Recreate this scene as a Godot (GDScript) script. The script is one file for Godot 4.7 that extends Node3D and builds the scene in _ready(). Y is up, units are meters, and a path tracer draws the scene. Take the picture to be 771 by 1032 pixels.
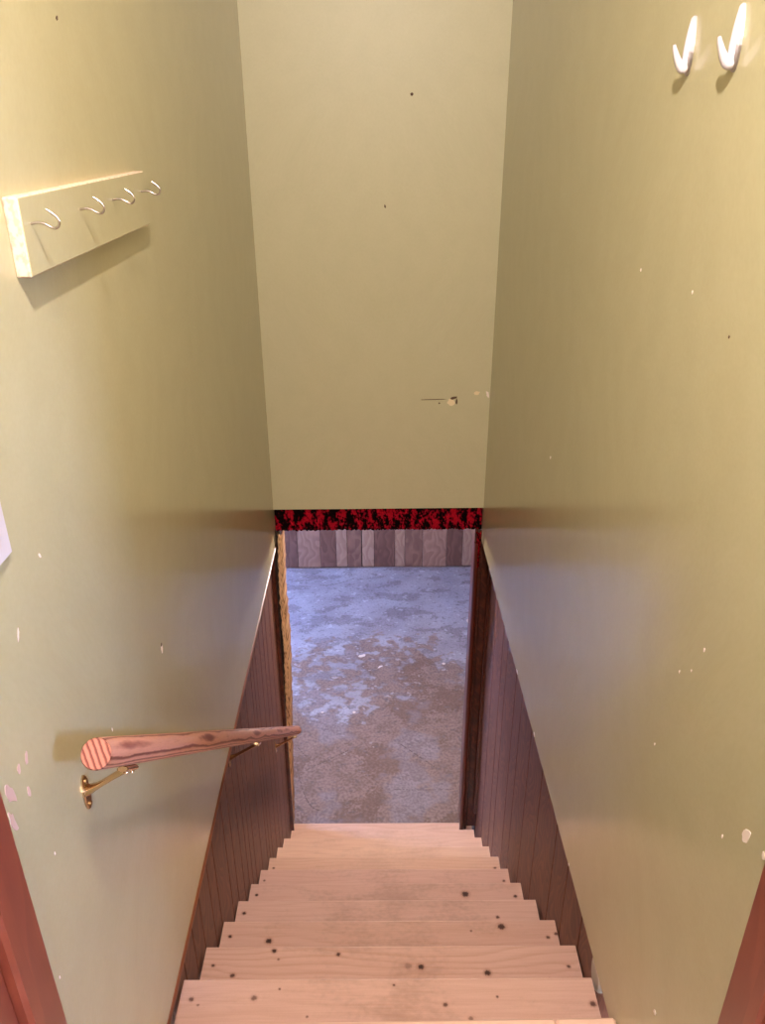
extends Node3D
# A narrow green stairwell looking down bare pine stairs into a basement.
# World: y up, upper floor at y = 0, the stairs go down towards -z.

const RISE := 0.168
const RUN := 0.20056
const NOSE := -0.99314
const XL := -0.46
const XR := 0.46
const ZB := -3.13
const FLOOR := -2.016
const EDGE := -0.048
const FAR := -6.308
const TOP := 2.58

var uv_scale := 1.0
var uv_off := Vector2.ZERO
var rng := RandomNumberGenerator.new()
var M := {}

# ---------------------------------------------------------------- helpers
func st_new() -> SurfaceTool:
	var st := SurfaceTool.new()
	st.begin(Mesh.PRIMITIVE_TRIANGLES)
	return st

func uv_of(p: Vector3, n: Vector3) -> Vector2:
	var a := n.abs()
	var u := Vector2(p.x, p.y)
	if a.x >= a.y and a.x >= a.z: u = Vector2(p.z, p.y)
	elif a.y >= a.z: u = Vector2(p.x, p.z)
	return u * uv_scale + uv_off

func tri(st: SurfaceTool, a: Vector3, b: Vector3, c: Vector3, n: Vector3, uvn := Vector3.ZERO) -> void:
	var pts := [a, b, c]
	if (b - a).cross(c - a).dot(n) > 0.0: pts = [a, c, b]
	var un := n if uvn == Vector3.ZERO else uvn
	for p in pts:
		st.set_normal(n)
		st.set_uv(uv_of(p, un))
		st.add_vertex(p)

func quad(st: SurfaceTool, a: Vector3, b: Vector3, c: Vector3, d: Vector3, n: Vector3, uvn := Vector3.ZERO) -> void:
	tri(st, a, b, c, n, uvn)
	tri(st, a, c, d, n, uvn)

func box(st: SurfaceTool, lo: Vector3, hi: Vector3, bev := 0.0) -> void:
	# a box with chamfered edges
	var c := (lo + hi) * 0.5
	var h := (hi - lo) * 0.5
	var b := minf(bev, minf(h.x, minf(h.y, h.z)) * 0.9)
	for ax in 3:
		for s in [-1.0, 1.0]:
			var n := Vector3.ZERO
			n[ax] = s
			var u := (ax + 1) % 3
			var v := (ax + 2) % 3
			var q: Array[Vector3] = []
			for k in [[-1, -1], [1, -1], [1, 1], [-1, 1]]:
				var p := Vector3.ZERO
				p[ax] = s * h[ax]
				p[u] = k[0] * (h[u] - b)
				p[v] = k[1] * (h[v] - b)
				q.append(c + p)
			quad(st, q[0], q[1], q[2], q[3], n)
	if b <= 0.0: return
	for ax in 3:
		var u := (ax + 1) % 3
		var v := (ax + 2) % 3
		for su in [-1.0, 1.0]:
			for sv in [-1.0, 1.0]:
				var n := Vector3.ZERO
				n[u] = su
				n[v] = sv
				n = n.normalized()
				var un := Vector3.ZERO
				un[u] = su
				var q: Array[Vector3] = []
				for k in [[-1, 0], [1, 0], [1, 1], [-1, 1]]:
					var p := Vector3.ZERO
					p[ax] = k[0] * (h[ax] - b)
					p[u] = su * (h[u] - (b if k[1] == 1 else 0.0))
					p[v] = sv * (h[v] - (0.0 if k[1] == 1 else b))
					q.append(c + p)
				quad(st, q[0], q[1], q[2], q[3], n, un)
	for sx in [-1.0, 1.0]:
		for sy in [-1.0, 1.0]:
			for sz in [-1.0, 1.0]:
				var s := Vector3(sx, sy, sz)
				tri(st, c + s * (h - Vector3(0, b, b)), c + s * (h - Vector3(b, 0, b)), c + s * (h - Vector3(b, b, 0)), s.normalized())

func sweep(st: SurfaceTool, pts: Array, radii: Array, sides := 12, squash := Vector2.ONE, up_hint := Vector3.UP) -> void:
	# a tube along points with a radius at each point; squash flattens its section
	var n := pts.size()
	var rings: Array = []
	var norms: Array = []
	for i in n:
		var t: Vector3 = (pts[mini(i + 1, n - 1)] - pts[maxi(i - 1, 0)]).normalized()
		var side := t.cross(up_hint)
		if side.length() < 0.01: side = t.cross(Vector3.RIGHT)
		side = side.normalized()
		var up := side.cross(t).normalized()
		var ring: Array[Vector3] = []
		var nr: Array[Vector3] = []
		for k in sides:
			var a := TAU * k / sides
			var d := side * cos(a) * squash.x + up * sin(a) * squash.y
			ring.append(pts[i] + d * radii[i])
			nr.append((side * cos(a) / squash.x + up * sin(a) / squash.y).normalized())
		rings.append(ring)
		norms.append(nr)
	for i in n - 1:
		for k in sides:
			var k2 := (k + 1) % sides
			var ids := [[i, k], [i, k2], [i + 1, k2], [i, k], [i + 1, k2], [i + 1, k]]
			var fn: Vector3 = norms[i][k]
			var a: Vector3 = rings[i][k]
			var b: Vector3 = rings[i][k2]
			var c: Vector3 = rings[i + 1][k2]
			if (b - a).cross(c - a).dot(fn) > 0.0:
				ids = [[i, k], [i + 1, k2], [i, k2], [i, k], [i + 1, k], [i + 1, k2]]
			for e in ids:
				st.set_normal(norms[e[0]][e[1]])
				st.set_uv(Vector2(float(e[1]) / sides, float(e[0]) / n))
				st.add_vertex(rings[e[0]][e[1]])
	for e in [0, n - 1]:
		var out: Vector3 = (pts[e] - pts[1 if e == 0 else n - 2]).normalized()
		for k in sides:
			tri(st, pts[e], rings[e][k], rings[e][(k + 1) % sides], out)

func plate(st: SurfaceTool, outline: Array, o: Vector3, ex: Vector3, ey: Vector3, ez: Vector3, thick: float, bev := 0.0) -> void:
	# a flat plate from a 2D outline, standing on the plane (ex, ey) and thick along ez, its outer rim bevelled
	var n := outline.size()
	var mid := Vector2.ZERO
	for p in outline: mid += p
	mid /= n
	var base: Array[Vector3] = []
	var rim: Array[Vector3] = []
	var top: Array[Vector3] = []
	for p: Vector2 in outline:
		var d: Vector2 = (p - mid)
		var ins: Vector2 = mid + d * maxf(0.0, 1.0 - bev / maxf(d.length(), 0.0001))
		base.append(o + ex * p.x + ey * p.y)
		rim.append(o + ex * p.x + ey * p.y + ez * (thick - bev))
		top.append(o + ex * ins.x + ey * ins.y + ez * thick)
	var cm := o + ex * mid.x + ey * mid.y
	for i in n:
		var j := (i + 1) % n
		var side := ((base[i] + base[j]) * 0.5 - cm).normalized()
		quad(st, base[i], base[j], rim[j], rim[i], side)
		if bev > 0.0: quad(st, rim[i], rim[j], top[j], top[i], (side + ez).normalized())
		tri(st, cm + ez * thick, top[i], top[j], ez)
		tri(st, cm, base[i], base[j], -ez)

func obj(called: String, st: SurfaceTool, m: Material, parent: Node = self) -> MeshInstance3D:
	var o := MeshInstance3D.new()
	o.name = called
	o.mesh = st.commit()
	o.mesh.surface_set_material(0, m)
	parent.add_child(o, true)
	return o

func struct(called: String, st: SurfaceTool, m: Material) -> MeshInstance3D:
	var o := obj(called, st, m)
	o.set_meta("kind", "structure")
	return o

func boxes(list: Array, bev := 0.0) -> SurfaceTool:
	var st := st_new()
	for b in list: box(st, b[0], b[1], bev)
	return st

func thing(called: String, at: Vector3, label: String, category: String, group := "") -> Node3D:
	var o := Node3D.new()
	o.name = called
	add_child(o, true)
	o.position = at
	tag(o, label, category, group)
	return o

func tag(o: Node, label: String, category: String, group := "") -> void:
	o.set_meta("label", label)
	o.set_meta("category", category)
	if group: o.set_meta("group", group)

func mat(c: Color, rough := 0.6, metal := 0.0, spec := 0.5) -> StandardMaterial3D:
	var m := StandardMaterial3D.new()
	m.albedo_color = c
	m.roughness = rough
	m.metallic = metal
	m.metallic_specular = spec
	return m

func textured(tex: Texture2D, rough := 0.6) -> StandardMaterial3D:
	var m := mat(Color.WHITE, rough)
	m.albedo_texture = tex
	return m

func noise(sd: int, freq: float, oct := 3) -> FastNoiseLite:
	var n := FastNoiseLite.new()
	n.seed = sd
	n.noise_type = FastNoiseLite.TYPE_SIMPLEX_SMOOTH
	n.frequency = freq
	n.fractal_octaves = oct
	return n

func put(data: PackedByteArray, i: int, c: Color) -> void:
	data[i] = clampi(int(c.r * 255.0 + 0.5), 0, 255)
	data[i + 1] = clampi(int(c.g * 255.0 + 0.5), 0, 255)
	data[i + 2] = clampi(int(c.b * 255.0 + 0.5), 0, 255)

func tex_of(w: int, h: int, data: PackedByteArray) -> ImageTexture:
	var im := Image.create_from_data(w, h, false, Image.FORMAT_RGB8, data)
	im.generate_mipmaps()
	return ImageTexture.create_from_image(im)

func grain_tex(w: int, h: int, sd: int, light: Color, dark: Color, across: float, rings: float, warp: float, fleck := 0.25) -> ImageTexture:
	# boards: grain runs along v; "across" metres wide, "rings" growth lines over that width
	var data := PackedByteArray()
	data.resize(w * h * 3)
	var nw := noise(sd, 1.0, 2)
	var nf := noise(sd + 7, 1.0, 2)
	for y in h:
		var v := float(y) / h
		for x in w:
			var u := float(x) / w
			var s := u * rings + warp * nw.get_noise_2d(u * 2.6 + 5.0, v * 1.5)
			var f := s - floorf(s)
			var t := smoothstep(0.0, 0.75, f) * (1.0 - smoothstep(0.86, 1.0, f))
			t = t * 0.6 + fleck * nf.get_noise_2d(u * 90.0, v * 5.0) + 0.25 * nf.get_noise_2d(u * 6.0 + 40.0, v * 1.2) + 0.2
			put(data, (y * w + x) * 3, light.lerp(dark, clampf(t, 0.0, 1.0)))
	return tex_of(w, h, data)

func tread_tex(i: int, knots: Array) -> ImageTexture:
	# a pine board, grain along u (x = -0.52 .. 0.52), v from its front edge (0) to 0.26 m behind
	var w := 640
	var h := 128
	var data := PackedByteArray()
	data.resize(w * h * 3)
	var nw := noise(300 + i, 1.0, 2)
	var nf := noise(340 + i, 1.0, 2)
	var nd := noise(380 + i, 1.0, 4)
	var light := Color8(230, 190, 178) if i < 7 else Color8(238, 200, 174)  # lower treads yellower; their extra paleness also stands in for light falling there
	var dark := Color8(200, 150, 128)
	var dirt := Color8(158, 122, 106)
	var rings := 4.0 + float((i * 7) % 5) * 1.7
	var strong := 0.3 if i == 2 else 0.13
	var tone := 0.06 * float((i * 5) % 4)
	for y in h:
		var z := 0.26 * y / h
		for x in w:
			var px := -0.52 + 1.04 * x / w
			var pull := 0.0
			var kn := 0.0
			var halo := 0.0
			for k in knots:
				var dx: float = (px - k[1]) / k[3]
				var dz: float = (z - k[2]) / k[3]
				var d2 := dx * dx * 0.75 + dz * dz
				if d2 < 60.0:
					pull += 0.5 * signf(dz) * exp(-d2 * 0.08)
					if d2 < 9.0:
						var r := sqrt(d2) + 0.25 * nf.get_noise_2d(px * 160.0, z * 160.0)
						kn = maxf(kn, k[4] * (1.0 - smoothstep(0.45, 0.95, r)))
						halo = maxf(halo, 0.3 * k[4] * (1.0 - smoothstep(0.7, 1.7, r)))
			var s := z * rings / 0.2 + 1.3 * nw.get_noise_2d(px * 1.4, z * 5.0) + pull * 0.4
			var f := s - floorf(s)
			var t := strong * smoothstep(0.35, 0.9, f) * (1.0 - smoothstep(0.92, 1.0, f)) + 0.20 * nf.get_noise_2d(px * 5.0, z * 260.0) + tone
			t += 0.10 * nf.get_noise_2d(px * 260.0, z * 260.0)
			var c := light.lerp(dark, clampf(t + 0.12, 0.0, 1.0))
			# scuffed, trodden dirt in blotches
			var g := nd.get_noise_2d(px * 4.0, z * 7.0) + 0.45 * nd.get_noise_2d(px * 40.0, z * 60.0)
			g = smoothstep(-0.3, 1.0, g + 0.30 - 1.9 * absf(px - 0.02)) * (0.36 if i < 7 else 0.18)
			c = c.lerp(dirt, g)
			c = c.lerp(Color8(150, 92, 72), halo)
			c = c.lerp(Color8(58, 28, 22), clampf(kn, 0.0, 1.0))
			put(data, (y * w + x) * 3, c)
	return tex_of(w, h, data)

func floor_tex() -> ImageTexture:
	# basement slab: grey-blue, part paint and part painted-in daylight, worn to brown-grey concrete
	var w := 1200
	var h := 744
	var data := PackedByteArray()
	data.resize(w * h * 3)
	var n1 := noise(11, 1.0, 5)
	var n2 := noise(12, 1.0, 4)
	var n3 := noise(13, 1.0, 3)
	var n4 := noise(14, 1.0, 3)
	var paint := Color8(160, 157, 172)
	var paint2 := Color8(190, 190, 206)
	var bare := Color8(148, 124, 114)
	var brown := Color8(116, 90, 76)
	var dark := Color8(98, 90, 92)
	var white := Color8(214, 212, 222)
	for y in h:
		var z := -3.2 - 3.1 * y / h
		for x in w:
			var px := -2.5 + 5.0 * x / w
			var a := n1.get_noise_2d(px * 0.9, z * 1.1)
			var b := n2.get_noise_2d(px * 6.0, z * 8.0)
			var s := n3.get_noise_2d(px * 42.0, z * 42.0)
			# far part of the room: remaining paint plus bluish daylight in the colour, ragged edge
			var paint_daylight := 0.95 * (-4.75 - z) + 0.7 * a + 0.55 * b + 0.10 * s + 0.1 * (0.3 - px)
			var p := 0.75 * smoothstep(-0.08, 0.14, paint_daylight)
			var c := bare.lerp(Color8(128, 106, 95), clampf(0.5 + b + 0.5 * s, 0.0, 1.0))
			c = c.lerp(brown, 0.6 * smoothstep(0.10, 0.30, n1.get_noise_2d(px * 1.5 + 7.3, z * 1.7 + 2.0) + 0.35 * b + 0.2 * s))
			# thin grey-blue wash over the bare part
			c = c.lerp(paint, 0.4 * smoothstep(0.05, 0.32, n1.get_noise_2d(px * 1.8 - 4.0, z * 1.4 + 9.0) + 0.3 * b + 0.1 * s))
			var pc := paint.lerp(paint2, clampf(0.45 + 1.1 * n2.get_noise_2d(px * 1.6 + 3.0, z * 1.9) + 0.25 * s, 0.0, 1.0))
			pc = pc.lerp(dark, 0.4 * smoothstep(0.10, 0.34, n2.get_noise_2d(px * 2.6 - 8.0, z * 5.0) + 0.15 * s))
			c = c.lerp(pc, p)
			# flaked rims and small pits
			var rim := 1.0 - smoothstep(0.0, 0.07, absf(paint_daylight))
			c = c.lerp(dark, 0.35 * rim * smoothstep(-0.1, 0.3, b + s))
			c = c.lerp(dark, 0.4 * smoothstep(0.34, 0.5, n4.get_noise_2d(px * 14.0, z * 20.0)))
			c = c.lerp(white, 0.5 * smoothstep(0.46, 0.56, n4.get_noise_2d(px * 9.0 + 30.0, z * 13.0)) * smoothstep(-0.25, 0.2, paint_daylight + 0.3))
			c = c.lerp(c.darkened(0.35), clampf(s * 0.5, 0.0, 1.0))
			c = c.lerp(white, clampf(-s * 0.16, 0.0, 1.0))
			put(data, (y * w + x) * 3, c)
	# scratches: [x0, z0, x1, z1, bend]
	for q in [[0.14, -4.0, 0.35, -3.79, 0.0], [0.0, -3.62, 0.62, -3.62, 0.02], [-0.52, -3.8, -0.36, -3.45, 0.09], [-0.46, -3.78, -0.2, -3.95, 0.0], [-0.5, -6.0, -0.2, -6.12, 0.03], [-0.62, -4.1, -0.47, -3.9, 0.0]]:
		for k in 900:
			var t := k / 900.0
			var px: float = lerpf(q[0], q[2], t)
			var pz: float = lerpf(q[1], q[3], t) + q[4] * sin(t * PI)
			var ix := int((px + 2.5) / 5.0 * w)
			var iy := int((-3.2 - pz) / 3.1 * h)
			if ix >= 0 and ix < w and iy >= 0 and iy < h and n3.get_noise_2d(px * 60.0, pz * 60.0) > 0.0:
				var o := (iy * w + ix) * 3
				put(data, o, Color(data[o] / 255.0, data[o + 1] / 255.0, data[o + 2] / 255.0).lerp(Color8(84, 70, 66), 0.4))
	return tex_of(w, h, data)

func wall_tex() -> ImageTexture:
	# sage-khaki gloss paint with faint roller mottling and rubbed blotches
	var w := 512
	var data := PackedByteArray()
	data.resize(w * w * 3)
	var n1 := noise(21, 1.0, 3)
	var n2 := noise(22, 1.0, 2)
	var base := Color8(184, 177, 142)
	for y in w:
		for x in w:
			var u := TAU * x / w
			var v := TAU * y / w
			var p := Vector3(cos(u) * 1.6 + cos(v) * 0.9, sin(u) * 1.6, sin(v) * 1.6)
			var t := 0.014 * n1.get_noise_3dv(p * 1.2) + 0.012 * n2.get_noise_3dv(p * 14.0)
			put(data, (y * w + x) * 3, Color(base.r * (1.0 + t), base.g * (1.0 + t), base.b * (1.0 + t * 1.3)))
	return tex_of(w, w, data)

func rail_wood(p: Vector3, nw: FastNoiseLite) -> Color:
	# softwood rail seen as a solid: growth layers stand nearly upright, x across, z along
	var s := p.x * 0.92 + p.y * 0.39 + 0.0034 * nw.get_noise_3d(p.x * 6.0, p.y * 10.0, p.z * 4.2) + 0.0007 * nw.get_noise_3d(p.x * 60.0, p.y * 90.0, p.z * 22.0)
	var f := fposmod(s / 0.0076 + 0.56, 1.0)
	var t := smoothstep(0.30, 0.62, f) * (1.0 - smoothstep(0.80, 0.86, f))
	t += 0.18 * nw.get_noise_3d(p.x * 900.0, p.y * 900.0, p.z * 30.0)
	return Color8(206, 148, 126).lerp(Color8(124, 66, 56), clampf(t, 0.0, 1.0))

# ---------------------------------------------------------------- scene
func _ready() -> void:
	rng.seed = 4711
	# camera
	var cam := Camera3D.new()
	cam.name = "camera"
	add_child(cam)
	cam.position = Vector3(-0.0205, 1.6282, 0.0)
	cam.rotation = Vector3(-0.4541, -0.0119, -0.0042)
	cam.fov = 65.606
	cam.near = 0.02
	cam.current = true
	# sky and exposure
	var env := Environment.new()
	var sm := ProceduralSkyMaterial.new()
	sm.sky_top_color = Color8(150, 176, 240)
	sm.sky_horizon_color = Color8(188, 204, 244)
	sm.ground_bottom_color = Color8(120, 120, 118)
	sm.ground_horizon_color = Color8(190, 196, 205)
	sm.sky_energy_multiplier = 8.0
	sm.ground_energy_multiplier = 3.0
	var sky := Sky.new()
	sky.sky_material = sm
	env.background_mode = Environment.BG_SKY
	env.sky = sky
	env.tonemap_mode = Environment.TONE_MAPPER_LINEAR
	env.tonemap_exposure = 1.0
	env.sdfgi_enabled = true
	env.ssao_enabled = true
	env.ssil_enabled = true
	var we := WorldEnvironment.new()
	we.name = "environment"
	we.environment = env
	add_child(we)

	make_materials()
	build_structure()
	build_stairs()
	build_basement()
	build_lamps()
	build_handrail()
	build_coat_rack()
	build_white_hooks()
	build_small_things()
	build_wall_damage()

func make_materials() -> void:
	M.paint = textured(wall_tex(), 0.17)
	M.paint.uv1_triplanar = true
	M.paint.uv1_world_triplanar = true
	M.paint.uv1_scale = Vector3.ONE * 0.8
	M.paint_satin = M.paint.duplicate()
	M.paint_satin.roughness = 0.44
	M.panel = textured(grain_tex(256, 512, 31, Color8(124, 76, 50), Color8(90, 50, 32), 0.5, 9.0, 3.0), 0.5)
	M.panel_grey = textured(grain_tex(256, 512, 37, Color8(122, 78, 56), Color8(90, 52, 36), 0.5, 8.0, 3.0), 0.5)
	M.panel_dark = textured(grain_tex(128, 256, 33, Color8(96, 48, 32), Color8(52, 22, 14), 0.5, 7.0, 2.0), 0.3)
	M.trim = textured(grain_tex(128, 256, 34, Color8(146, 88, 58), Color8(100, 54, 34), 0.5, 7.0, 2.0), 0.35)
	M.hall_floor = mat(Color8(150, 138, 124), 0.6)
	M.door_wood = textured(grain_tex(256, 512, 35, Color8(138, 70, 52), Color8(120, 56, 41), 0.5, 4.0, 1.2, 0.12), 0.3)
	M.gap = mat(Color8(38, 24, 18), 0.9)
	M.plaster = mat(Color8(232, 218, 208), 0.85)
	M.white = mat(Color8(208, 200, 206), 0.25)
	M.cream = mat(Color8(206, 204, 198), 0.7)
	M.hall = mat(Color8(134, 124, 108), 0.7)
	M.steel = mat(Color8(196, 186, 184), 0.24, 1.0)
	M.brass = mat(Color8(214, 186, 150), 0.24, 1.0)
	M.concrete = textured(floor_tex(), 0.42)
	M.glass = mat(Color(0.9, 0.95, 1.0, 0.1), 0.02)
	M.glass.transparency = BaseMaterial3D.TRANSPARENCY_ALPHA

func planks(parent: Node3D, x0: float, x1: float, cuts: Array, bottoms: float, mats: Array, name_ := "plank") -> void:
	# upright boards in a side wall between cuts (z values), a groove between each two
	for i in cuts.size() - 1:
		var st := st_new()
		uv_scale = 2.0
		uv_off = Vector2(rng.randf(), rng.randf())
		box(st, Vector3(x0, bottoms, cuts[i + 1] + 0.002), Vector3(x1, EDGE - 0.004, cuts[i] - 0.002), 0.002)
		obj(name_, st, mats[rng.randi() % mats.size()], parent)
	uv_off = Vector2.ZERO
	uv_scale = 1.0

func build_structure() -> void:
	# stairwell side walls: painted board above, grooved panelling set back below
	struct("wall_left", boxes([[Vector3(-0.62, EDGE, -3.27), Vector3(XL, TOP, -0.685)]]), M.paint)
	var pl := struct("wall_lower_left", boxes([[Vector3(-0.62, FLOOR, -3.25), Vector3(-0.496, EDGE, -0.685)]]), M.gap)
	planks(pl, -0.496, -0.4845, [-0.8, -0.99, -1.12, -1.24, -1.33, -1.417, -1.522, -1.6, -1.744, -1.83, -1.927, -2.006, -2.07, -2.14, -2.267, -2.39, -2.45, -2.515, -2.63, -2.73, -2.816, -2.94, -3.06, -3.10], FLOOR, [M.panel, M.panel_grey, M.panel])
	uv_scale = 3.0
	var tr := st_new()
	var prof: Array = []
	for z in [-0.99, -3.105]: prof.append(Vector3(-0.468, EDGE - 0.012, z))
	sweep(tr, prof, [0.0125, 0.0125], 14, Vector2(1.0, 0.9))
	struct("trim_3", tr, M.trim)
	struct("trim_4", boxes([[Vector3(-0.496, -1.845, -3.125), Vector3(-0.468, EDGE - 0.03, -3.10)]], 0.004), M.panel_dark)
	uv_scale = 1.0
	struct("wall_right", boxes([[Vector3(XR, EDGE, -3.27), Vector3(0.62, TOP, -0.685)]]), M.paint)
	var pr := struct("wall_lower_right", boxes([[Vector3(0.519, FLOOR, -3.25), Vector3(0.62, EDGE, -0.685)]]), M.gap)
	planks(pr, 0.508, 0.519, [-0.8, -1.0, -1.19, -1.38, -1.537, -1.68, -1.90, -2.09, -2.275, -2.40, -2.60, -2.71, -2.90, -3.09], FLOOR, [M.panel])
	# end wall over the doorway
	struct("wall_back", boxes([[Vector3(XL - 0.005, 0.1165, -3.26), Vector3(XR + 0.005, TOP, ZB)]]), M.paint_satin)
	# rough upright edges of the doorway, with the wall core behind the left one
	struct("wall_doorway_left", boxes([[Vector3(-0.62, -0.9, -3.25), Vector3(-0.452, 0.004, -3.135)], [Vector3(-0.62, -1.25, -3.25), Vector3(-0.468, -0.9, -3.135)], [Vector3(-0.62, FLOOR, -3.25), Vector3(-0.49, -1.25, -3.135)]]), M.gap)
	fibre_edge()
	right_jamb()
	carpet_header()
	# partition beside the doorway, seen from the basement
	struct("wall_partition", boxes([[Vector3(-2.6, FLOOR, -3.27), Vector3(-0.62, 0.02, ZB - 0.02)], [Vector3(0.62, FLOOR, -3.27), Vector3(2.3, 0.02, ZB - 0.02)]]), M.cream)
	# upper landing, hall floor, ceiling and hall walls
	uv_scale = 1.6
	var fl := struct("floor_landing", boxes([[Vector3(XL, -0.04, -0.86), Vector3(XR, 0.0, -0.685)], [Vector3(-1.1, -0.04, -0.685), Vector3(1.75, 0.0, 2.9)]]), M.hall_floor)
	uv_scale = 1.0
	for b in [[XL + 0.001, 0.336], [0.338, XR - 0.001]]:
		var st := st_new()
		box(st, Vector3(b[0], -0.036, NOSE), Vector3(b[1], 0.0, -0.862), 0.005)
		obj("nosing_board", st, mat(Color8(226, 186, 166), 0.6), fl)
	struct("ceiling", boxes([[Vector3(-1.2, TOP, -3.4), Vector3(1.9, TOP + 0.1, 3.0)]]), mat(Color8(196, 190, 178), 0.8))
	struct("wall_hall_left", boxes([[Vector3(-1.2, -0.04, -0.685), Vector3(-1.1, TOP, 3.0)], [Vector3(-1.2, -0.04, -0.685), Vector3(-0.62, TOP, -0.57)]]), M.hall)
	struct("wall_hall_front", boxes([[Vector3(0.62, -0.04, -0.685), Vector3(1.85, TOP, -0.57)]]), M.hall)
	struct("wall_hall_rear", boxes([[Vector3(-1.2, -0.04, 2.9), Vector3(1.85, TOP, 3.0)]]), M.hall)
	struct("wall_hall_right", boxes([[Vector3(1.75, -0.04, -0.685), Vector3(1.85, 1.25, 3.0)], [Vector3(1.75, 1.95, -0.685), Vector3(1.85, TOP, 3.0)], [Vector3(1.75, 1.25, -0.685), Vector3(1.85, 1.95, 0.16)], [Vector3(1.75, 1.25, 0.68), Vector3(1.85, 1.95, 3.0)]]), M.hall)
	window("window_1", Vector3(1.80, 1.25, 0.16), Vector3(1.80, 1.95, 0.68))
	# stained jambs where the hall opens onto the stairs
	uv_scale = 2.0
	var dl := struct("trim_5", boxes([[Vector3(-0.62, 0.0, -0.683), Vector3(-0.449, TOP, -0.625)]], 0.004), M.door_wood)
	dl.set_meta("label", "reddish stained wooden jamb at the lower left corner")
	obj("door_stop", boxes([[Vector3(-0.62, 0.0, -0.625), Vector3(-0.437, TOP, -0.595)]], 0.005), M.door_wood, dl)
	obj("jamb", boxes([[Vector3(-0.62, 0.0, -0.595), Vector3(-0.452, TOP, -0.545)]], 0.003), M.door_wood, dl)
	var dr := struct("trim_6", boxes([[Vector3(0.449, 0.0, -0.676), Vector3(0.62, TOP, -0.615)]], 0.004), M.door_wood)
	dr.set_meta("label", "reddish stained wooden jamb at the lower right corner")
	obj("door_stop", boxes([[Vector3(0.437, 0.0, -0.615), Vector3(0.62, TOP, -0.585)]], 0.005), M.door_wood, dr)
	obj("jamb", boxes([[Vector3(0.452, 0.0, -0.585), Vector3(0.62, TOP, -0.545)]], 0.003), M.door_wood, dr)
	uv_scale = 1.0

func window(called: String, lo: Vector3, hi: Vector3) -> void:
	# a window in a wall across x: frame bars round a thin pane
	var fr := boxes([
		[Vector3(lo.x - 0.03, lo.y, lo.z), Vector3(lo.x + 0.03, lo.y + 0.05, hi.z)], [Vector3(lo.x - 0.03, hi.y - 0.05, lo.z), Vector3(lo.x + 0.03, hi.y, hi.z)],
		[Vector3(lo.x - 0.03, lo.y + 0.05, lo.z), Vector3(lo.x + 0.03, hi.y - 0.05, lo.z + 0.05)], [Vector3(lo.x - 0.03, lo.y + 0.05, hi.z - 0.05), Vector3(lo.x + 0.03, hi.y - 0.05, hi.z)]], 0.004)
	var o := struct(called, fr, M.white)
	obj("pane", boxes([[Vector3(lo.x - 0.002, lo.y + 0.05, lo.z + 0.05), Vector3(lo.x + 0.002, hi.y - 0.05, hi.z - 0.05)]]), M.glass, o)

func fibre_edge() -> void:
	# crumbly cut edge of the board lining the left of the doorway; it leans with the board
	var n := noise(51, 1.0, 3)
	var st := st_new()
	var rows := 150
	var cols := 6
	var path := [[0.03, -0.447, -0.429], [-0.30, -0.459, -0.440], [-0.6, -0.457, -0.435], [-0.9, -0.464, -0.444], [-1.21, -0.477, -0.457], [-1.846, -0.505, -0.482]]
	var grid: Array = []
	var cols_: Array = []
	for r in rows + 1:
		var y := lerpf(-0.001, -1.846, float(r) / rows)
		var l := 0.0
		var g := 0.0
		for k in path.size() - 1:
			if y <= path[k][0] and y >= path[k + 1][0]:
				var t: float = (path[k][0] - y) / (path[k][0] - path[k + 1][0])
				l = lerpf(path[k][1], path[k + 1][1], t)
				g = lerpf(path[k][2], path[k + 1][2], t)
		l += 0.005 * n.get_noise_2d(3.0, y * 30.0)
		g += 0.006 * n.get_noise_2d(9.0, y * 26.0)
		var line: Array[Vector3] = []
		var lc: Array[Color] = []
		line.append(Vector3(l, y, -3.20))
		for c in cols + 1:
			var x := lerpf(l, g, float(c) / cols)
			var d := n.get_noise_2d(x * 120.0, y * 70.0)
			line.append(Vector3(x, y, -3.122 + 0.004 * d))
			lc.append(Color8(224, 182, 138).lerp(Color8(110, 70, 44), smoothstep(0.2, 0.6, n.get_noise_2d(x * 190.0 + 9.0, y * 95.0) + 0.1)).srgb_to_linear())
		line.append(Vector3(g, y, -3.25))
		lc.push_front(Color8(120, 80, 54).srgb_to_linear())
		lc.append(Color8(150, 108, 78).srgb_to_linear())
		grid.append(line)
		cols_.append(lc)
	for r in rows:
		for c in cols + 2:
			for e in [[r, c], [r, c + 1], [r + 1, c + 1], [r, c], [r + 1, c + 1], [r + 1, c]]:
				st.set_color(cols_[e[0]][e[1]])
				st.set_uv(Vector2(c, r))
				st.add_vertex(grid[e[0]][e[1]])
	st.generate_normals()
	var m := mat(Color.WHITE, 0.95)
	m.vertex_color_use_as_albedo = true
	var o := struct("trim_1", st, m)
	o.set_meta("label", "crumbly tan cut board edge along the left of the doorway")

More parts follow.
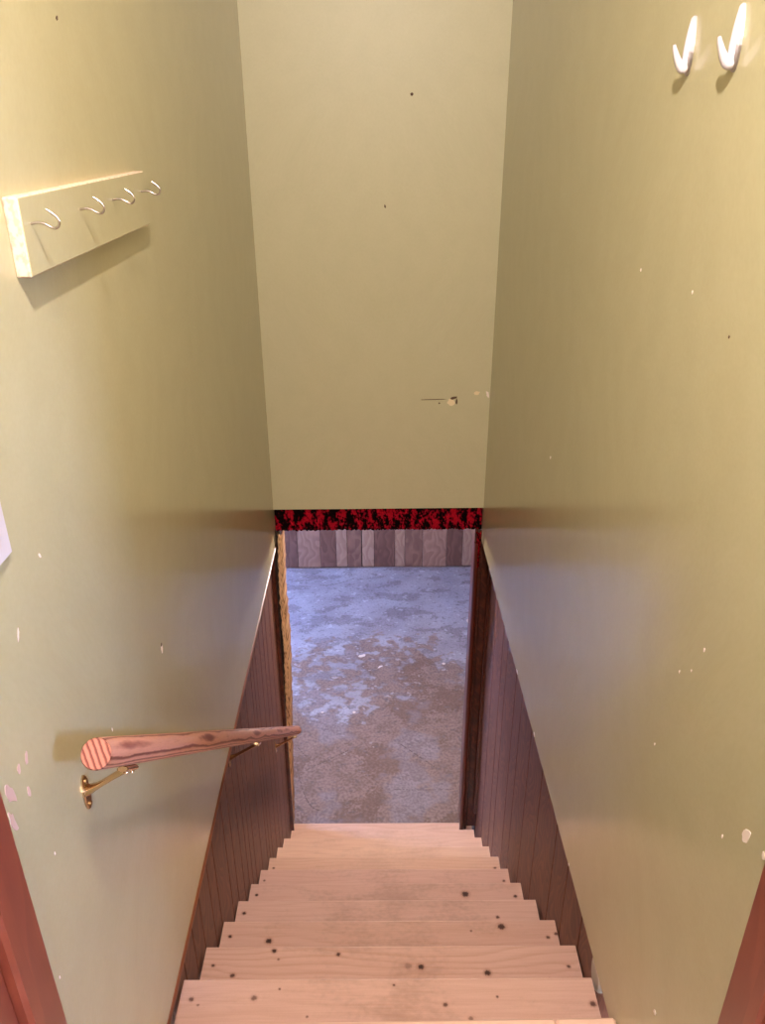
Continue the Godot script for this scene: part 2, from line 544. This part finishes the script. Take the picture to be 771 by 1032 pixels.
func right_jamb() -> void:
	uv_scale = 4.0
	var st := st_new()
	var bot := -1.846
	# rounded front strip
	sweep(st, [Vector3(0.438, bot, -3.118), Vector3(0.438, -0.05, -3.118)], [0.0125, 0.0125], 16, Vector2(1.0, 1.6), Vector3.FORWARD)
	var o := struct("trim_2", st, textured(M.trim.albedo_texture, 0.28))
	o.mesh.surface_get_material(0).albedo_color = Color8(170, 120, 105)
	o.set_meta("label", "dark stained wooden door jamb on the right of the basement doorway")
	obj("jamb_board", boxes([[Vector3(0.434, bot, -3.25), Vector3(0.519, 0.0, -3.165)]], 0.003), M.panel_dark, o)
	obj("stop_strip", boxes([[Vector3(0.449, bot, -3.165), Vector3(0.468, 0.0, -3.140)]], 0.004), M.panel_dark, o)
	obj("corner_strip", boxes([[Vector3(0.497, -1.68, -3.125), Vector3(0.519, EDGE - 0.004, -3.09)]], 0.006), M.panel_dark, o)
	uv_scale = 1.0

func carpet_header() -> void:
	# shaggy red and black carpet nailed over the beam above the doorway
	var n := noise(61, 1.0, 3)
	var n2 := noise(62, 1.0, 2)
	var st := st_new()
	var nx := 300
	var ny := 40
	var P: Array = []
	var C: Array = []
	for j in ny + 1:
		var line: Array[Vector3] = []
		var lc: Array[Color] = []
		for i in nx + 1:
			var x := lerpf(-0.4585, 0.4585, float(i) / nx)
			var low := 0.002 + 0.006 * n2.get_noise_2d(x * 70.0, 3.0)
			var y := lerpf(0.1155, low, float(j) / ny)
			var d := n.get_noise_2d(x * 75.0, y * 60.0)
			var blot := 0.8 * n2.get_noise_2d(x * 22.0, y * 9.0) + 0.7 * n.get_noise_2d(x * 80.0 + 20.0, y * 45.0) + 0.06
			var edge := 1.0 if j < ny else 0.0
			line.append(Vector3(x, y, -3.152 + edge * (0.006 + 0.006 * d)))
			var c := Color8(150, 13, 32).lerp(Color8(14, 7, 8), smoothstep(-0.28, 0.24, blot))
			c = c.lerp(Color8(180, 26, 42), smoothstep(0.1, 0.5, n2.get_noise_2d(x * 120.0, y * 90.0)) * 0.5 * (1.0 - smoothstep(-0.02, 0.18, blot)))
			lc.append(c.srgb_to_linear())
		P.append(line)
		C.append(lc)
	for j in ny:
		for i in nx:
			for e in [[j, i], [j, i + 1], [j + 1, i + 1], [j, i], [j + 1, i + 1], [j + 1, i]]:
				st.set_color(C[e[0]][e[1]])
				st.add_vertex(P[e[0]][e[1]])
	st.generate_normals()
	var m := mat(Color.WHITE, 1.0, 0.0, 0.2)
	m.vertex_color_use_as_albedo = true
	var beam := struct("wall_header", boxes([[Vector3(-0.62, 0.005, -3.26), Vector3(0.62, 0.1165, -3.156)]]), M.gap)
	var carpet := obj("carpet_strip", st, m, beam)
	carpet.set_meta("label", "shaggy red and black carpet strip over the doorway beam")
	# the scrap that hangs on down over the right jamb
	var sc := st_new()
	var rows := 26
	var g: Array = []
	var gc: Array = []
	for r in rows + 1:
		var y := lerpf(0.01, -0.165, float(r) / rows)
		var line: Array[Vector3] = []
		var lc: Array[Color] = []
		for k in 7:
			var w := 0.012 * (1.0 - 0.35 * r / rows) + 0.004 * n.get_noise_2d(k, y * 80.0)
			var x := 0.443 + lerpf(-w, w, k / 6.0)
			line.append(Vector3(x, y, -3.092 + 0.008 * n.get_noise_2d(x * 120.0, y * 90.0) - 0.02 * absf(k - 3.0) / 3.0))
			lc.append(Color8(150, 20, 30).lerp(Color8(20, 8, 9), smoothstep(-0.15, 0.25, n.get_noise_2d(x * 160.0, y * 60.0))).srgb_to_linear())
		g.append(line)
		gc.append(lc)
	for r in rows:
		for k in 6:
			for e in [[r, k], [r, k + 1], [r + 1, k + 1], [r, k], [r + 1, k + 1], [r + 1, k]]:
				sc.set_color(gc[e[0]][e[1]])
				sc.add_vertex(g[e[0]][e[1]])
	sc.generate_normals()
	obj("carpet_scrap", sc, m, beam)

const KNOTS := [[3, -0.453, 0.05, 0.0058, 1.0], [3, -0.338, 0.065, 0.0095, 1.0], [2, -0.296, 0.013, 0.0069, 0.9], [2, -0.282, 0.037, 0.0035, 0.5], [2, -0.45, 0.053, 0.0052, 0.8], [2, -0.395, 0.08, 0.0069, 0.8], [1, -0.449, 0.048, 0.0062, 0.6], [1, -0.431, 0.061, 0.0031, 0.5], [1, -0.306, 0.046, 0.0077, 0.5], [1, -0.25, 0.025, 0.0031, 0.7], [1, -0.181, 0.089, 0.003, 0.6], [4, -0.455, 0.047, 0.0063, 1.0], [5, -0.452, 0.047, 0.0057, 1.0], [7, -0.456, 0.054, 0.0053, 0.7], [6, -0.46, 0.051, 0.0049, 0.6], [2, -0.126, 0.024, 0.006, 0.8], [2, 0.09, 0.06, 0.0085, 1.0], [2, 0.057, 0.057, 0.0103, 0.25], [1, 0.131, 0.064, 0.0061, 0.7], [1, 0.015, 0.017, 0.0031, 0.7], [3, 0.344, 0.023, 0.0115, 0.8], [4, 0.366, 0.066, 0.0063, 0.7], [2, 0.261, 0.077, 0.0086, 1.0], [1, 0.186, 0.095, 0.0061, 0.4], [1, 0.251, 0.046, 0.0031, 0.7], [3, 0.253, 0.036, 0.0038, 0.5], [3, 0.475, 0.058, 0.0058, 0.7], [3, 0.501, 0.047, 0.0058, 0.7], [2, 0.473, 0.061, 0.0052, 0.7], [2, 0.418, 0.096, 0.0052, 0.6], [1, 0.466, 0.064, 0.0078, 0.7], [5, 0.292, 0.048, 0.0136, 0.9], [5, 0.469, 0.058, 0.0068, 0.8], [6, 0.469, 0.058, 0.0062, 0.7], [7, 0.472, 0.059, 0.0066, 0.7]]

func build_stairs() -> void:
	var stairs := thing("staircase", Vector3(0, FLOOR, -2.1), "bare knotty pine staircase going down between the green walls to the basement", "staircase")
	var ends := [[-0.459, 0.46], [-0.475, 0.478], [-0.476, 0.504], [-0.478, 0.506], [-0.479, 0.500], [-0.477, 0.497], [-0.479, 0.493], [-0.478, 0.495], [-0.475, 0.491], [-0.476, 0.490], [-0.466, 0.484], [-0.478, 0.500]]
	var o := stairs.position
	for i in range(1, 12):
		var kn := []
		for k in KNOTS:
			if k[0] == i: kn.append(k)
		var m := textured(tread_tex(i, kn), 0.55)
		var z0 := NOSE - RUN * i
		var y := -RISE * i
		# local to the tread: x across, z from the front edge (0) backwards
		var st := st_new()
		var depth := 0.236
		var th := 0.036
		var sec := [Vector2(0.006, -th), Vector2(0.001, -th + 0.006), Vector2(0.0, -0.007), Vector2(0.0018, -0.0022), Vector2(0.006, 0.0), Vector2(depth, 0.0), Vector2(depth, -th)]
		var a: float = ends[i][0]
		var b: float = ends[i][1]
		for k in sec.size():
			var p: Vector2 = sec[k]
			var q: Vector2 = sec[(k + 1) % sec.size()]
			var nn := Vector2(-(q.y - p.y), q.x - p.x).normalized()
			if k == sec.size() - 1: nn = Vector2(0, -1)
			var vs := [[a, p], [b, p], [b, q], [a, p], [b, q], [a, q]]
			for e in vs:
				var zz: float = e[1].x - minf(0.0, e[1].y) * 0.5
				st.set_normal(Vector3(0, nn.y, nn.x))
				st.set_uv(Vector2((e[0] + 0.52) / 1.04, clampf(zz / 0.26, 0.0, 1.0)))
				st.add_vertex(Vector3(e[0], e[1].y, e[1].x))
		for e in [a, b]:
			var nx := Vector3(-1 if e == a else 1, 0, 0)
			for k in range(1, sec.size() - 1):
				for p in [sec[0], sec[k], sec[k + 1]]:
					st.set_normal(nx)
					st.set_uv(Vector2((e + 0.52) / 1.04, clampf(p.x / 0.26, 0.0, 1.0)))
					st.add_vertex(Vector3(e, p.y, p.x))
		var t := obj("tread", st, m, stairs)
		t.position = Vector3(0, y, z0) - o
		t.rotation.y = -0.0105
		# riser board under the front edge
		var bottom := -RISE + 0.001 if i < 11 else FLOOR - y
		var rs := st_new()
		uv_scale = 1.0
		box(rs, Vector3(a + 0.004, bottom, 0.022), Vector3(b - 0.004, -th - 0.0005, 0.040), 0.001)
		var r := obj("riser", rs, m, stairs)
		r.position = t.position
		r.rotation.y = -0.0105
	# first riser under the landing edge
	var r0 := st_new()
	box(r0, Vector3(-0.455, -RISE, NOSE + 0.02), Vector3(0.455, -0.0365, NOSE + 0.04), 0.001)
	var rr := obj("riser", r0, mat(Color8(220, 178, 150), 0.6), stairs)
	rr.position = -o

func build_basement() -> void:
	# slab
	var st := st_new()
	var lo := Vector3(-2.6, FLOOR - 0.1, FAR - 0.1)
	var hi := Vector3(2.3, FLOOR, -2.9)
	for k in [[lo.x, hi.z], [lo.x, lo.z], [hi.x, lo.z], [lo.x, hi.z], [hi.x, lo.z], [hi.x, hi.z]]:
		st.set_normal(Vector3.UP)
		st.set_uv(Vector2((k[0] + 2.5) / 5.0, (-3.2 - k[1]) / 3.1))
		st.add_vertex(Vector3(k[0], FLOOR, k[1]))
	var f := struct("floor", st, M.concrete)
	obj("slab", boxes([[lo, hi - Vector3(0, 0.002, 0)]]), mat(Color8(120, 110, 106), 0.9), f)
	# far wall clad in upright boards of uneven width and tone
	var fw := struct("wall_far", boxes([[Vector3(-2.6, FLOOR, FAR - 0.12), Vector3(2.3, 0.12, FAR - 0.016)]]), M.gap)
	var tones := []
	for k in 4:
		tones.append(textured(grain_tex(192, 384, 71 + k, [Color8(162, 126, 108), Color8(140, 104, 88), Color8(122, 86, 72), Color8(172, 138, 118)][k], [Color8(134, 98, 84), Color8(112, 78, 66), Color8(96, 64, 54), Color8(146, 112, 96)][k], 0.3, [6.0, 5.0, 5.0, 6.0][k], 1.3, 0.14), 0.5))
	var cuts := [-0.857, -0.714, -0.508, -0.364, -0.266, -0.131, -0.023, 0.165, 0.255, 0.417, 0.633, 0.777, 0.867]
	var pick := [2, 0, 2, 3, 1, 3, 2, 3, 1, 0, 2, 3]
	while cuts[0] > -2.45:
		cuts.push_front(cuts[0] - rng.randf_range(0.09, 0.21))
		pick.push_front(rng.randi() % 4)
	while cuts[-1] < 2.15:
		cuts.append(cuts[-1] + rng.randf_range(0.09, 0.21))
		pick.append(rng.randi() % 4)
	for i in cuts.size() - 1:
		var b := st_new()
		uv_scale = 2.2
		uv_off = Vector2(rng.randf(), rng.randf())
		var gap := 0.007 if absf(cuts[i + 1] + 0.131) < 0.001 else 0.0015
		box(b, Vector3(cuts[i] + 0.0015, FLOOR + rng.randf_range(0.008, 0.016), FAR - 0.016), Vector3(cuts[i + 1] - gap, 0.02, FAR + rng.randf_range(0.0, 0.004)), 0.002)
		obj("plank", b, tones[pick[i]], fw)
	uv_off = Vector2.ZERO
	uv_scale = 1.0
	# side walls, ceiling and the window that lets the daylight in on the left
	struct("wall_basement_left", boxes([[Vector3(-2.7, FLOOR, FAR - 0.1), Vector3(-2.6, -1.2, -3.15)], [Vector3(-2.7, -0.35, FAR - 0.1), Vector3(-2.6, 0.12, -3.15)], [Vector3(-2.7, -1.2, FAR - 0.1), Vector3(-2.6, -0.35, -6.05)], [Vector3(-2.7, -1.2, -4.75), Vector3(-2.6, -0.35, -3.15)]]), M.cream)
	window("window_2", Vector3(-2.65, -1.2, -6.05), Vector3(-2.65, -0.35, -4.75))
	struct("wall_basement_right", boxes([[Vector3(2.3, FLOOR, FAR - 0.1), Vector3(2.4, 0.12, -3.15)]]), M.cream)
	struct("ceiling_basement", boxes([[Vector3(-2.7, 0.021, FAR - 0.1), Vector3(2.4, 0.12, -3.262)]]), mat(Color8(190, 180, 166), 0.8))

func lamp(called: String, at: Vector3, drop: float, r: float, energy: float, colour: Color, glow: float, label: String) -> void:
	# a round bulb or globe under a ceiling holder, the light of the same size inside it
	var l := thing(called, at, label, "lamp")
	var st := st_new()
	sweep(st, [Vector3.ZERO, Vector3(0, -0.012, 0), Vector3(0, -0.02, 0), Vector3(0, -0.03, 0), Vector3(0, -drop, 0)], [0.06, 0.06, 0.05, 0.022, 0.02], 24)
	obj("holder", st, M.white, l)
	var b := st_new()
	var pts := []
	var rad := []
	for k in 15:
		var a := PI * k / 14.0
		pts.append(Vector3(0, -drop - r + r * cos(a), 0))
		rad.append(maxf(0.0008, r * sin(a)))
	sweep(b, pts, rad, 24)
	var bm := mat(Color8(255, 246, 236), 0.4)
	bm.emission_enabled = true
	bm.emission = colour
	bm.emission_energy_multiplier = glow
	obj("bulb", b, bm, l)
	var o := OmniLight3D.new()
	o.name = "bulb_light"
	o.position = Vector3(0, -drop - r, 0)
	o.light_color = colour
	o.light_energy = energy
	o.light_size = r * 0.97
	o.omni_range = 16.0
	o.omni_attenuation = 2.0
	o.shadow_enabled = true
	l.add_child(o)

func build_lamps() -> void:
	lamp("ceiling_lamp", Vector3(-0.02, TOP, -0.33), 0.05, 0.02, 3.9, Color8(255, 241, 230), 5.0, "bare bulb in a white holder on the ceiling above the head of the stairs")
	lamp("globe_lamp", Vector3(0.15, TOP, 1.9), 0.18, 0.12, 4.4, Color8(255, 241, 232), 4.0, "white glass globe lamp on the hall ceiling behind the camera")
	lamp("added_basement_lamp", Vector3(0.1, 0.021, -3.8), 0.05, 0.05, 1.35, Color8(255, 236, 228), 5.0, "unseen bare bulb added on the basement ceiling just beyond the doorway")  # added, unseen: brightens the lower treads and the near floor

func build_handrail() -> void:
	var A := Vector3(-0.39, 0.883, -0.807)
	var B := Vector3(-0.39, -0.905, -2.882)
	var dir := (B - A).normalized()
	var len_ := (B - A).length()
	var h := thing("handrail", A, "round softwood handrail on brass brackets along the left wall", "handrail")
	var nw := noise(81, 1.0, 2)
	# local frame: right, up, along
	var right := Vector3.RIGHT
	var up := right.cross(dir).normalized()
	var R := 0.0212
	var w := 128
	var hgt := 1400
	var data := PackedByteArray()
	data.resize(w * hgt * 3)
	for y in hgt:
		for x in w:
			var a := TAU * x / w
			put(data, (y * w + x) * 3, rail_wood(Vector3(cos(a) * R, sin(a) * R, len_ * y / hgt), nw))
	var wood := textured(tex_of(w, hgt, data), 0.45)
	var st := st_new()
	var sides := 40
	var rad := [[0.0, R - 0.0015], [0.0015, R], [0.5, R], [1.2, R], [2.0, R], [len_ - 0.0015, R], [len_, R - 0.0015]]
	for k in rad.size() - 1:
		for s in sides:
			for e in [[k, s], [k, s + 1], [k + 1, s + 1], [k, s], [k + 1, s + 1], [k + 1, s]]:
				var a: float = TAU * e[1] / sides
				var d := right * cos(a) + up * sin(a)
				st.set_normal(d)
				st.set_uv(Vector2(float(e[1]) / sides, rad[e[0]][0] / len_))
				st.add_vertex(dir * rad[e[0]][0] + d * rad[e[0]][1])
	var rail := obj("rail", st, wood, h)
	# sawn ends
	var cw := 96
	var cd := PackedByteArray()
	cd.resize(cw * cw * 3)
	for y in cw:
		for x in cw:
			put(cd, (y * cw + x) * 3, rail_wood(Vector3((2.0 * x / cw - 1.0) * R, (2.0 * y / cw - 1.0) * R, 0.0), nw))
	var cap := textured(tex_of(cw, cw, cd), 0.6)
	cap.albedo_color = Color8(232, 204, 200)
	for e in [0.0, len_]:
		var cs := st_new()
		var nn := -dir if e == 0.0 else dir
		for s in sides:
			var q := [Vector2.ZERO, Vector2.from_angle(TAU * s / sides), Vector2.from_angle(TAU * (s + 1) / sides)]
			if e == 0.0: q = [q[0], q[2], q[1]]
			for p: Vector2 in q:
				cs.set_normal(nn)
				cs.set_uv(p * 0.5 * 0.93 + Vector2(0.5, 0.5))
				cs.add_vertex(dir * e + (right * p.x + up * p.y) * (R - 0.0015))
		obj("sawn_end", cs, cap, rail)
	# brackets: wall plate, arm, saddle under the rail
	for t in [0.135, 1.47, 2.66]:
		var br := Node3D.new()
		br.name = "bracket"
		h.add_child(br, true)
		br.position = dir * t
		var wall := XL - A.x if t < 1.0 else -0.4845 - A.x
		var low := -up * R
		var foot := Vector3(wall, -0.070, 0.012)
		if t > 1.0: foot.y = -0.085
		var ps := st_new()
		var ol := []
		for k in 20:
			var a: float = TAU * k / 20.0
			ol.append(Vector2(0.011 * cos(a), 0.033 * sin(a)))
		plate(ps, ol, foot, Vector3(0, 0, 1), Vector3.UP, Vector3.RIGHT, 0.004, 0.0015)
		obj("wall_plate", ps, M.brass, br)
		var arm := st_new()
		var p0 := foot + Vector3(0.003, 0.004, 0)
		var p3 := low + Vector3(0, -0.009, 0) - dir * 0.012
		var pts := []
		var rr := []
		for k in 13:
			var u := k / 12.0
			var c1 := p0 + Vector3(0.018, 0.006, 0)
			var c2 := p3 + Vector3(-0.022, -0.012, 0.0)
			pts.append(p0.bezier_interpolate(c1, c2, p3, u))
			rr.append(lerpf(0.0105, 0.0062, smoothstep(0.0, 0.4, u)))
		sweep(arm, pts, rr, 14, Vector2(1.0, 0.72))
		obj("arm", arm, M.brass, br)
		var sd := st_new()
		sweep(sd, [low - dir * 0.016 - up * 0.0045, low - dir * 0.015 - up * 0.0045, low + dir * 0.035 - up * 0.0045, low + dir * 0.036 - up * 0.0045], [0.007, 0.0085, 0.0085, 0.007], 16, Vector2(1.0, 0.55), up)
		obj("saddle", sd, M.brass, br)
		for s in [-1.0, 1.0]:
			var sc := st_new()
			sweep(sc, [low + dir * (0.016 + 0.014 * s) - up * 0.008, low + dir * (0.016 + 0.014 * s) - up * 0.0122], [0.0042, 0.003], 10)
			obj("screw", sc, M.brass, br)
			var sp := st_new()
			sweep(sp, [foot + Vector3(0.003, 0.022 * s, 0), foot + Vector3(0.0062, 0.022 * s, 0)], [0.0042, 0.003], 10)
			obj("screw", sp, M.brass, br)

func build_coat_rack() -> void:
	var r := thing("coat_rack", Vector3(XL, 1.459, -1.35), "short green-painted board with four wire coat hooks screwed to the left wall", "coat rack")
	# the board: painted face, bare pale top and ends
	var y1 := 0.093
	var z0 := 0.333
	var z1 := -0.252
	var n := noise(91, 1.0, 3)
	var data := PackedByteArray()
	data.resize(128 * 128 * 3)
	for y in 128:
		for x in 128:
			var t := smoothstep(0.0, 0.45, n.get_noise_2d(x * 0.09, y * 0.06) + 0.08)
			put(data, (y * 128 + x) * 3, Color8(224, 202, 174).lerp(Color8(208, 162, 142), t * 0.9))
	M.raw = textured(tex_of(128, 128, data), 0.7)
	uv_scale = 9.0
	var core := st_new()
	box(core, Vector3(0, 0, z1), Vector3(0.0185, y1, z0), 0.0015)
	obj("board", core, M.raw, r)
	obj("painted_face", boxes([[Vector3(0.0185, 0.0012, z1 + 0.001), Vector3(0.0195, y1 - 0.0012, z0 - 0.001)]], 0.0004), M.paint, r)
	uv_scale = 1.0
	# wire hooks: out of the board, down into a cup and back up
	var prof := [Vector2(-0.008, 0.0), Vector2(0.0, 0.0), Vector2(0.006, 0.001), Vector2(0.012, 0.0008), Vector2(0.018, -0.001), Vector2(0.0235, -0.0042), Vector2(0.0285, -0.0056), Vector2(0.0325, -0.0036), Vector2(0.0350, 0.0008), Vector2(0.0345, 0.0052), Vector2(0.0315, 0.0090), Vector2(0.0265, 0.0130), Vector2(0.0215, 0.0165)]
	for z in [-1.043, -1.227, -1.389, -1.566]:
		var st := st_new()
		var pts := []
		var rr := []
		for p in prof:
			pts.append(Vector3(p.x, p.y, 0))
			rr.append(0.0018)
		rr[-1] = 0.0011
		var fine := []
		var fr := []
		for k in (pts.size() - 1) * 3 + 1:
			var i := mini(k / 3, pts.size() - 2)
			var u := k / 3.0 - i
			fine.append(pts[i].cubic_interpolate(pts[i + 1], pts[maxi(i - 1, 0)], pts[mini(i + 2, pts.size() - 1)], u))
			fr.append(lerpf(rr[i], rr[i + 1], u))
		sweep(st, fine, fr, 10, Vector2.ONE, Vector3.BACK)
		var hk := obj("hook", st, M.steel, r)
		hk.position = Vector3(0.0195, 1.5195 - 1.459, z + 1.35)

func white_hook(at: Vector3, label: String) -> Node3D:
	var r := thing("wall_hook", at, label, "hook", "white hooks in a row on the right wall")
	# local: -x out of the wall, y up
	var bp := st_new()
	var ol := []
	for k in 28:
		var a: float = TAU * k / 28.0
		var y := 0.039 * sin(a)
		var wdt := 0.0105 * (1.0 - 0.18 * sin(a))
		ol.append(Vector2(wdt * cos(a), y))
	plate(bp, ol, Vector3.ZERO, Vector3(0, 0, 1), Vector3.UP, Vector3.LEFT, 0.0065, 0.003)
	obj("back_plate", bp, M.white, r)
	var st := st_new()
	var prof := [[-0.004, 0.034, 0.0042], [-0.0060, 0.015, 0.0060], [-0.0065, -0.006, 0.0078], [-0.0060, -0.0210, 0.0094], [-0.0072, -0.0285, 0.0100], [-0.0112, -0.0290, 0.0098], [-0.0165, -0.0220, 0.0086], [-0.0215, -0.0125, 0.0066], [-0.0255, -0.0030, 0.0048], [-0.0270, 0.0030, 0.0026]]
	var pts := []
	var rr := []
	for i in prof.size() - 1:
		for k in 4:
			var u := k / 4.0
			var a: Array = prof[i]
			var b: Array = prof[i + 1]
			var p0: Array = prof[maxi(i - 1, 0)]
			var p3: Array = prof[mini(i + 2, prof.size() - 1)]
			pts.append(Vector3(cubic_interpolate(a[0], b[0], p0[0], p3[0], u), cubic_interpolate(a[1], b[1], p0[1], p3[1], u), 0))
			rr.append(lerpf(a[2], b[2], u))
	sweep(st, pts, rr, 16, Vector2(0.70, 0.78), Vector3.BACK)
	obj("prong", st, M.white, r)
	return r

func build_white_hooks() -> void:
	white_hook(Vector3(XR, 1.731, -1.362), "white plastic hook farthest from the camera in the row on the right wall")
	white_hook(Vector3(XR, 1.727, -1.190), "white plastic hook in the upper right corner, second from the stair end")
	white_hook(Vector3(XR, 1.723, -1.020), "white plastic hook just past the picture's right edge, nearest the doorway jamb")

func build_small_things() -> void:
	# light switch beside the left jamb
	var s := thing("light_switch", Vector3(XL, 1.168, -0.807), "white light switch plate on the left wall near the stained jamb", "switch")
	var st := st_new()
	box(st, Vector3(0, 0, -0.035), Vector3(0.006, 0.115, 0.035), 0.004)
	obj("cover_plate", st, M.white, s)
	obj("toggle", boxes([[Vector3(0.005, 0.05, -0.005), Vector3(0.016, 0.066, 0.005)]], 0.002), M.white, s)
	for y in [0.028, 0.087]:
		var sc := st_new()
		sweep(sc, [Vector3(0.005, y, 0), Vector3(0.0072, y, 0)], [0.0035, 0.0028], 10)
		obj("screw", sc, M.steel, s)
	# white rounded cover standing in the slit beside the uppermost tread
	var c := st_new()
	var ol := []
	for k in 28:
		var a: float = TAU * k / 28.0
		ol.append(Vector2(0.036 * cos(a), 0.052 * sin(a)))
	plate(c, ol, Vector3.ZERO, Vector3(0, 0, 1), Vector3.UP, Vector3.LEFT, 0.022, 0.006)
	var cap := obj("round_cover", c, mat(Color8(206, 200, 190), 0.5))
	cap.position = Vector3(0.5065, -0.150, -1.185)
	tag(cap, "small white rounded cover plate on the panelling beside the top tread", "cover plate")
	# scraps on the basement floor
	for q in [[-0.121, -4.967, 0.030, 0.016, "largest white paper scrap lying mid floor in the basement"], [0.014, -4.828, 0.026, 0.008, "thin white scrap of paper right of the largest one on the concrete"], [-0.17, -4.319, 0.012, 0.012, "tiny square white scrap alone on the bare concrete nearer the stairs"], [0.748, -5.421, 0.03, 0.035, "white scrap on the concrete against the right door jamb"], [-0.389, -4.323, 0.014, 0.007, "tiny white flake on the concrete left of the square scrap"], [0.491, -4.856, 0.012, 0.012, "tiny white flake on the brown patch at the right of the floor"]]:
		var p := st_new()
		var o2 := []
		for k in 9:
			var a: float = TAU * k / 9.0
			var f := rng.randf_range(0.7, 1.15)
			o2.append(Vector2(q[2] * cos(a) * f, q[3] * sin(a) * f))
		plate(p, o2, Vector3.ZERO, Vector3.RIGHT, Vector3.BACK, Vector3.UP, 0.003, 0.001)
		var sp := obj("paper_scrap", p, M.plaster)
		sp.position = Vector3(q[0], FLOOR, q[1])
		sp.rotation.y = rng.randf() * 0.8
		tag(sp, q[4], "paper scrap", "white scraps on the basement floor")

func chip(parent: Node, at: Vector3, ex: Vector3, ez: Vector3, w: float, h: float, m: Material, lean := 0.0, points := 13, called := "chip_or_hole") -> void:
	# a small flat patch with an irregular outline: knocked-off paint and, in dark, holes
	var st := st_new()
	var ol := []
	for k in points:
		var a := TAU * k / points
		var f := rng.randf_range(0.65, 1.15)
		var p := Vector2(w * 0.5 * cos(a) * f, h * 0.5 * sin(a) * f)
		ol.append(p.rotated(lean))
	plate(st, ol, at, ex, Vector3.UP, ez, 0.0008, 0.0003)
	obj(called, st, m, parent)

func build_wall_damage() -> void:
	var wl := get_node("wall_left")
	var wr := get_node("wall_right")
	var wb := get_node("wall_back")
	var zx := Vector3(0, 0, -1)
	var dark := mat(Color8(84, 60, 44), 0.9)  # flat dark colour stands for the shade in nail holes, also for scratches
	var pink := mat(Color8(200, 168, 158), 0.5)
	# left wall: [y, z, width, height, lean]
	for q in [[0.908, -0.714, 0.016, 0.040, 0.35, pink], [0.872, -0.704, 0.011, 0.040, 0.2, pink], [0.918, -0.745, 0.008, 0.014, 0.0, pink], [0.915, -0.767, 0.007, 0.018, -0.3, pink], [0.872, -0.753, 0.007, 0.018, 0.0, pink], [0.659, -1.352, 0.010, 0.020, -0.1, M.plaster], [0.669, -1.353, 0.007, 0.008, 0.0, dark], [1.764, -1.314, 0.008, 0.006, 0.5, dark], [1.121, -0.918, 0.004, 0.010, 0.5, M.plaster], [1.065, -0.818, 0.004, 0.018, -0.5, M.plaster], [0.737, -0.775, 0.004, 0.007, 0.0, M.plaster], [0.573, -0.709, 0.004, 0.007, 0.0, M.plaster], [0.724, -1.036, 0.003, 0.008, 0.0, M.plaster]]:
		chip(wl, Vector3(XL, q[0], q[1]), zx, Vector3.RIGHT, q[2], q[3], q[5], q[4])
	for q in [[0.793, -0.738, 0.016, 0.034, 0.35, M.plaster], [0.809, -0.693, 0.008, 0.016, 0.0, M.plaster], [0.736, -0.789, 0.003, 0.008, 0.0, M.plaster], [1.393, -1.457, 0.005, 0.006, 0.0, M.plaster], [1.4, -1.208, 0.004, 0.006, 0.0, M.plaster], [0.814, -1.995, 0.008, 0.008, 0.4, M.plaster], [0.937, -0.947, 0.004, 0.008, 0.0, M.plaster], [0.849, -1.011, 0.003, 0.006, 0.0, M.plaster], [0.88, -0.973, 0.003, 0.005, 0.0, M.plaster], [0.666, -1.049, 0.003, 0.006, 0.0, M.plaster], [0.238, -0.854, 0.010, 0.014, 0.2, M.plaster], [1.369, -1.058, 0.005, 0.005, 0.0, dark], [EDGE + 0.008, -1.866, 0.020, 0.014, 0.0, M.plaster], [EDGE + 0.005, -2.177, 0.026, 0.010, 0.0, M.plaster], [EDGE + 0.005, -1.397, 0.008, 0.009, 0.0, M.plaster]]:
		chip(wr, Vector3(XR, q[0], q[1]), zx, Vector3.LEFT, q[2], q[3], q[5], q[4])
	for q in [[0.300, 0.601, 0.036, 0.030, 0.2, mat(Color8(226, 208, 170), 0.8)], [0.311, 0.618, 0.034, 0.012, 0.25, dark], [0.323, 0.604, 0.008, 0.030, 0.0, dark], [0.225, 0.612, 0.12, 0.0035, 0.02, dark], [0.406, 0.638, 0.024, 0.016, 0.2, mat(Color8(222, 204, 166), 0.8)], [0.450, 0.632, 0.012, 0.034, 0.35, M.plaster], [0.031, 1.356, 0.007, 0.012, 0.3, dark], [0.125, 1.722, 0.012, 0.012, 0.5, dark], [0.252, 0.596, 0.008, 0.008, 0.0, dark]]:
		chip(wb, Vector3(q[0], q[1], ZB), Vector3.RIGHT, Vector3.BACK, q[2], q[3], q[5], q[4])
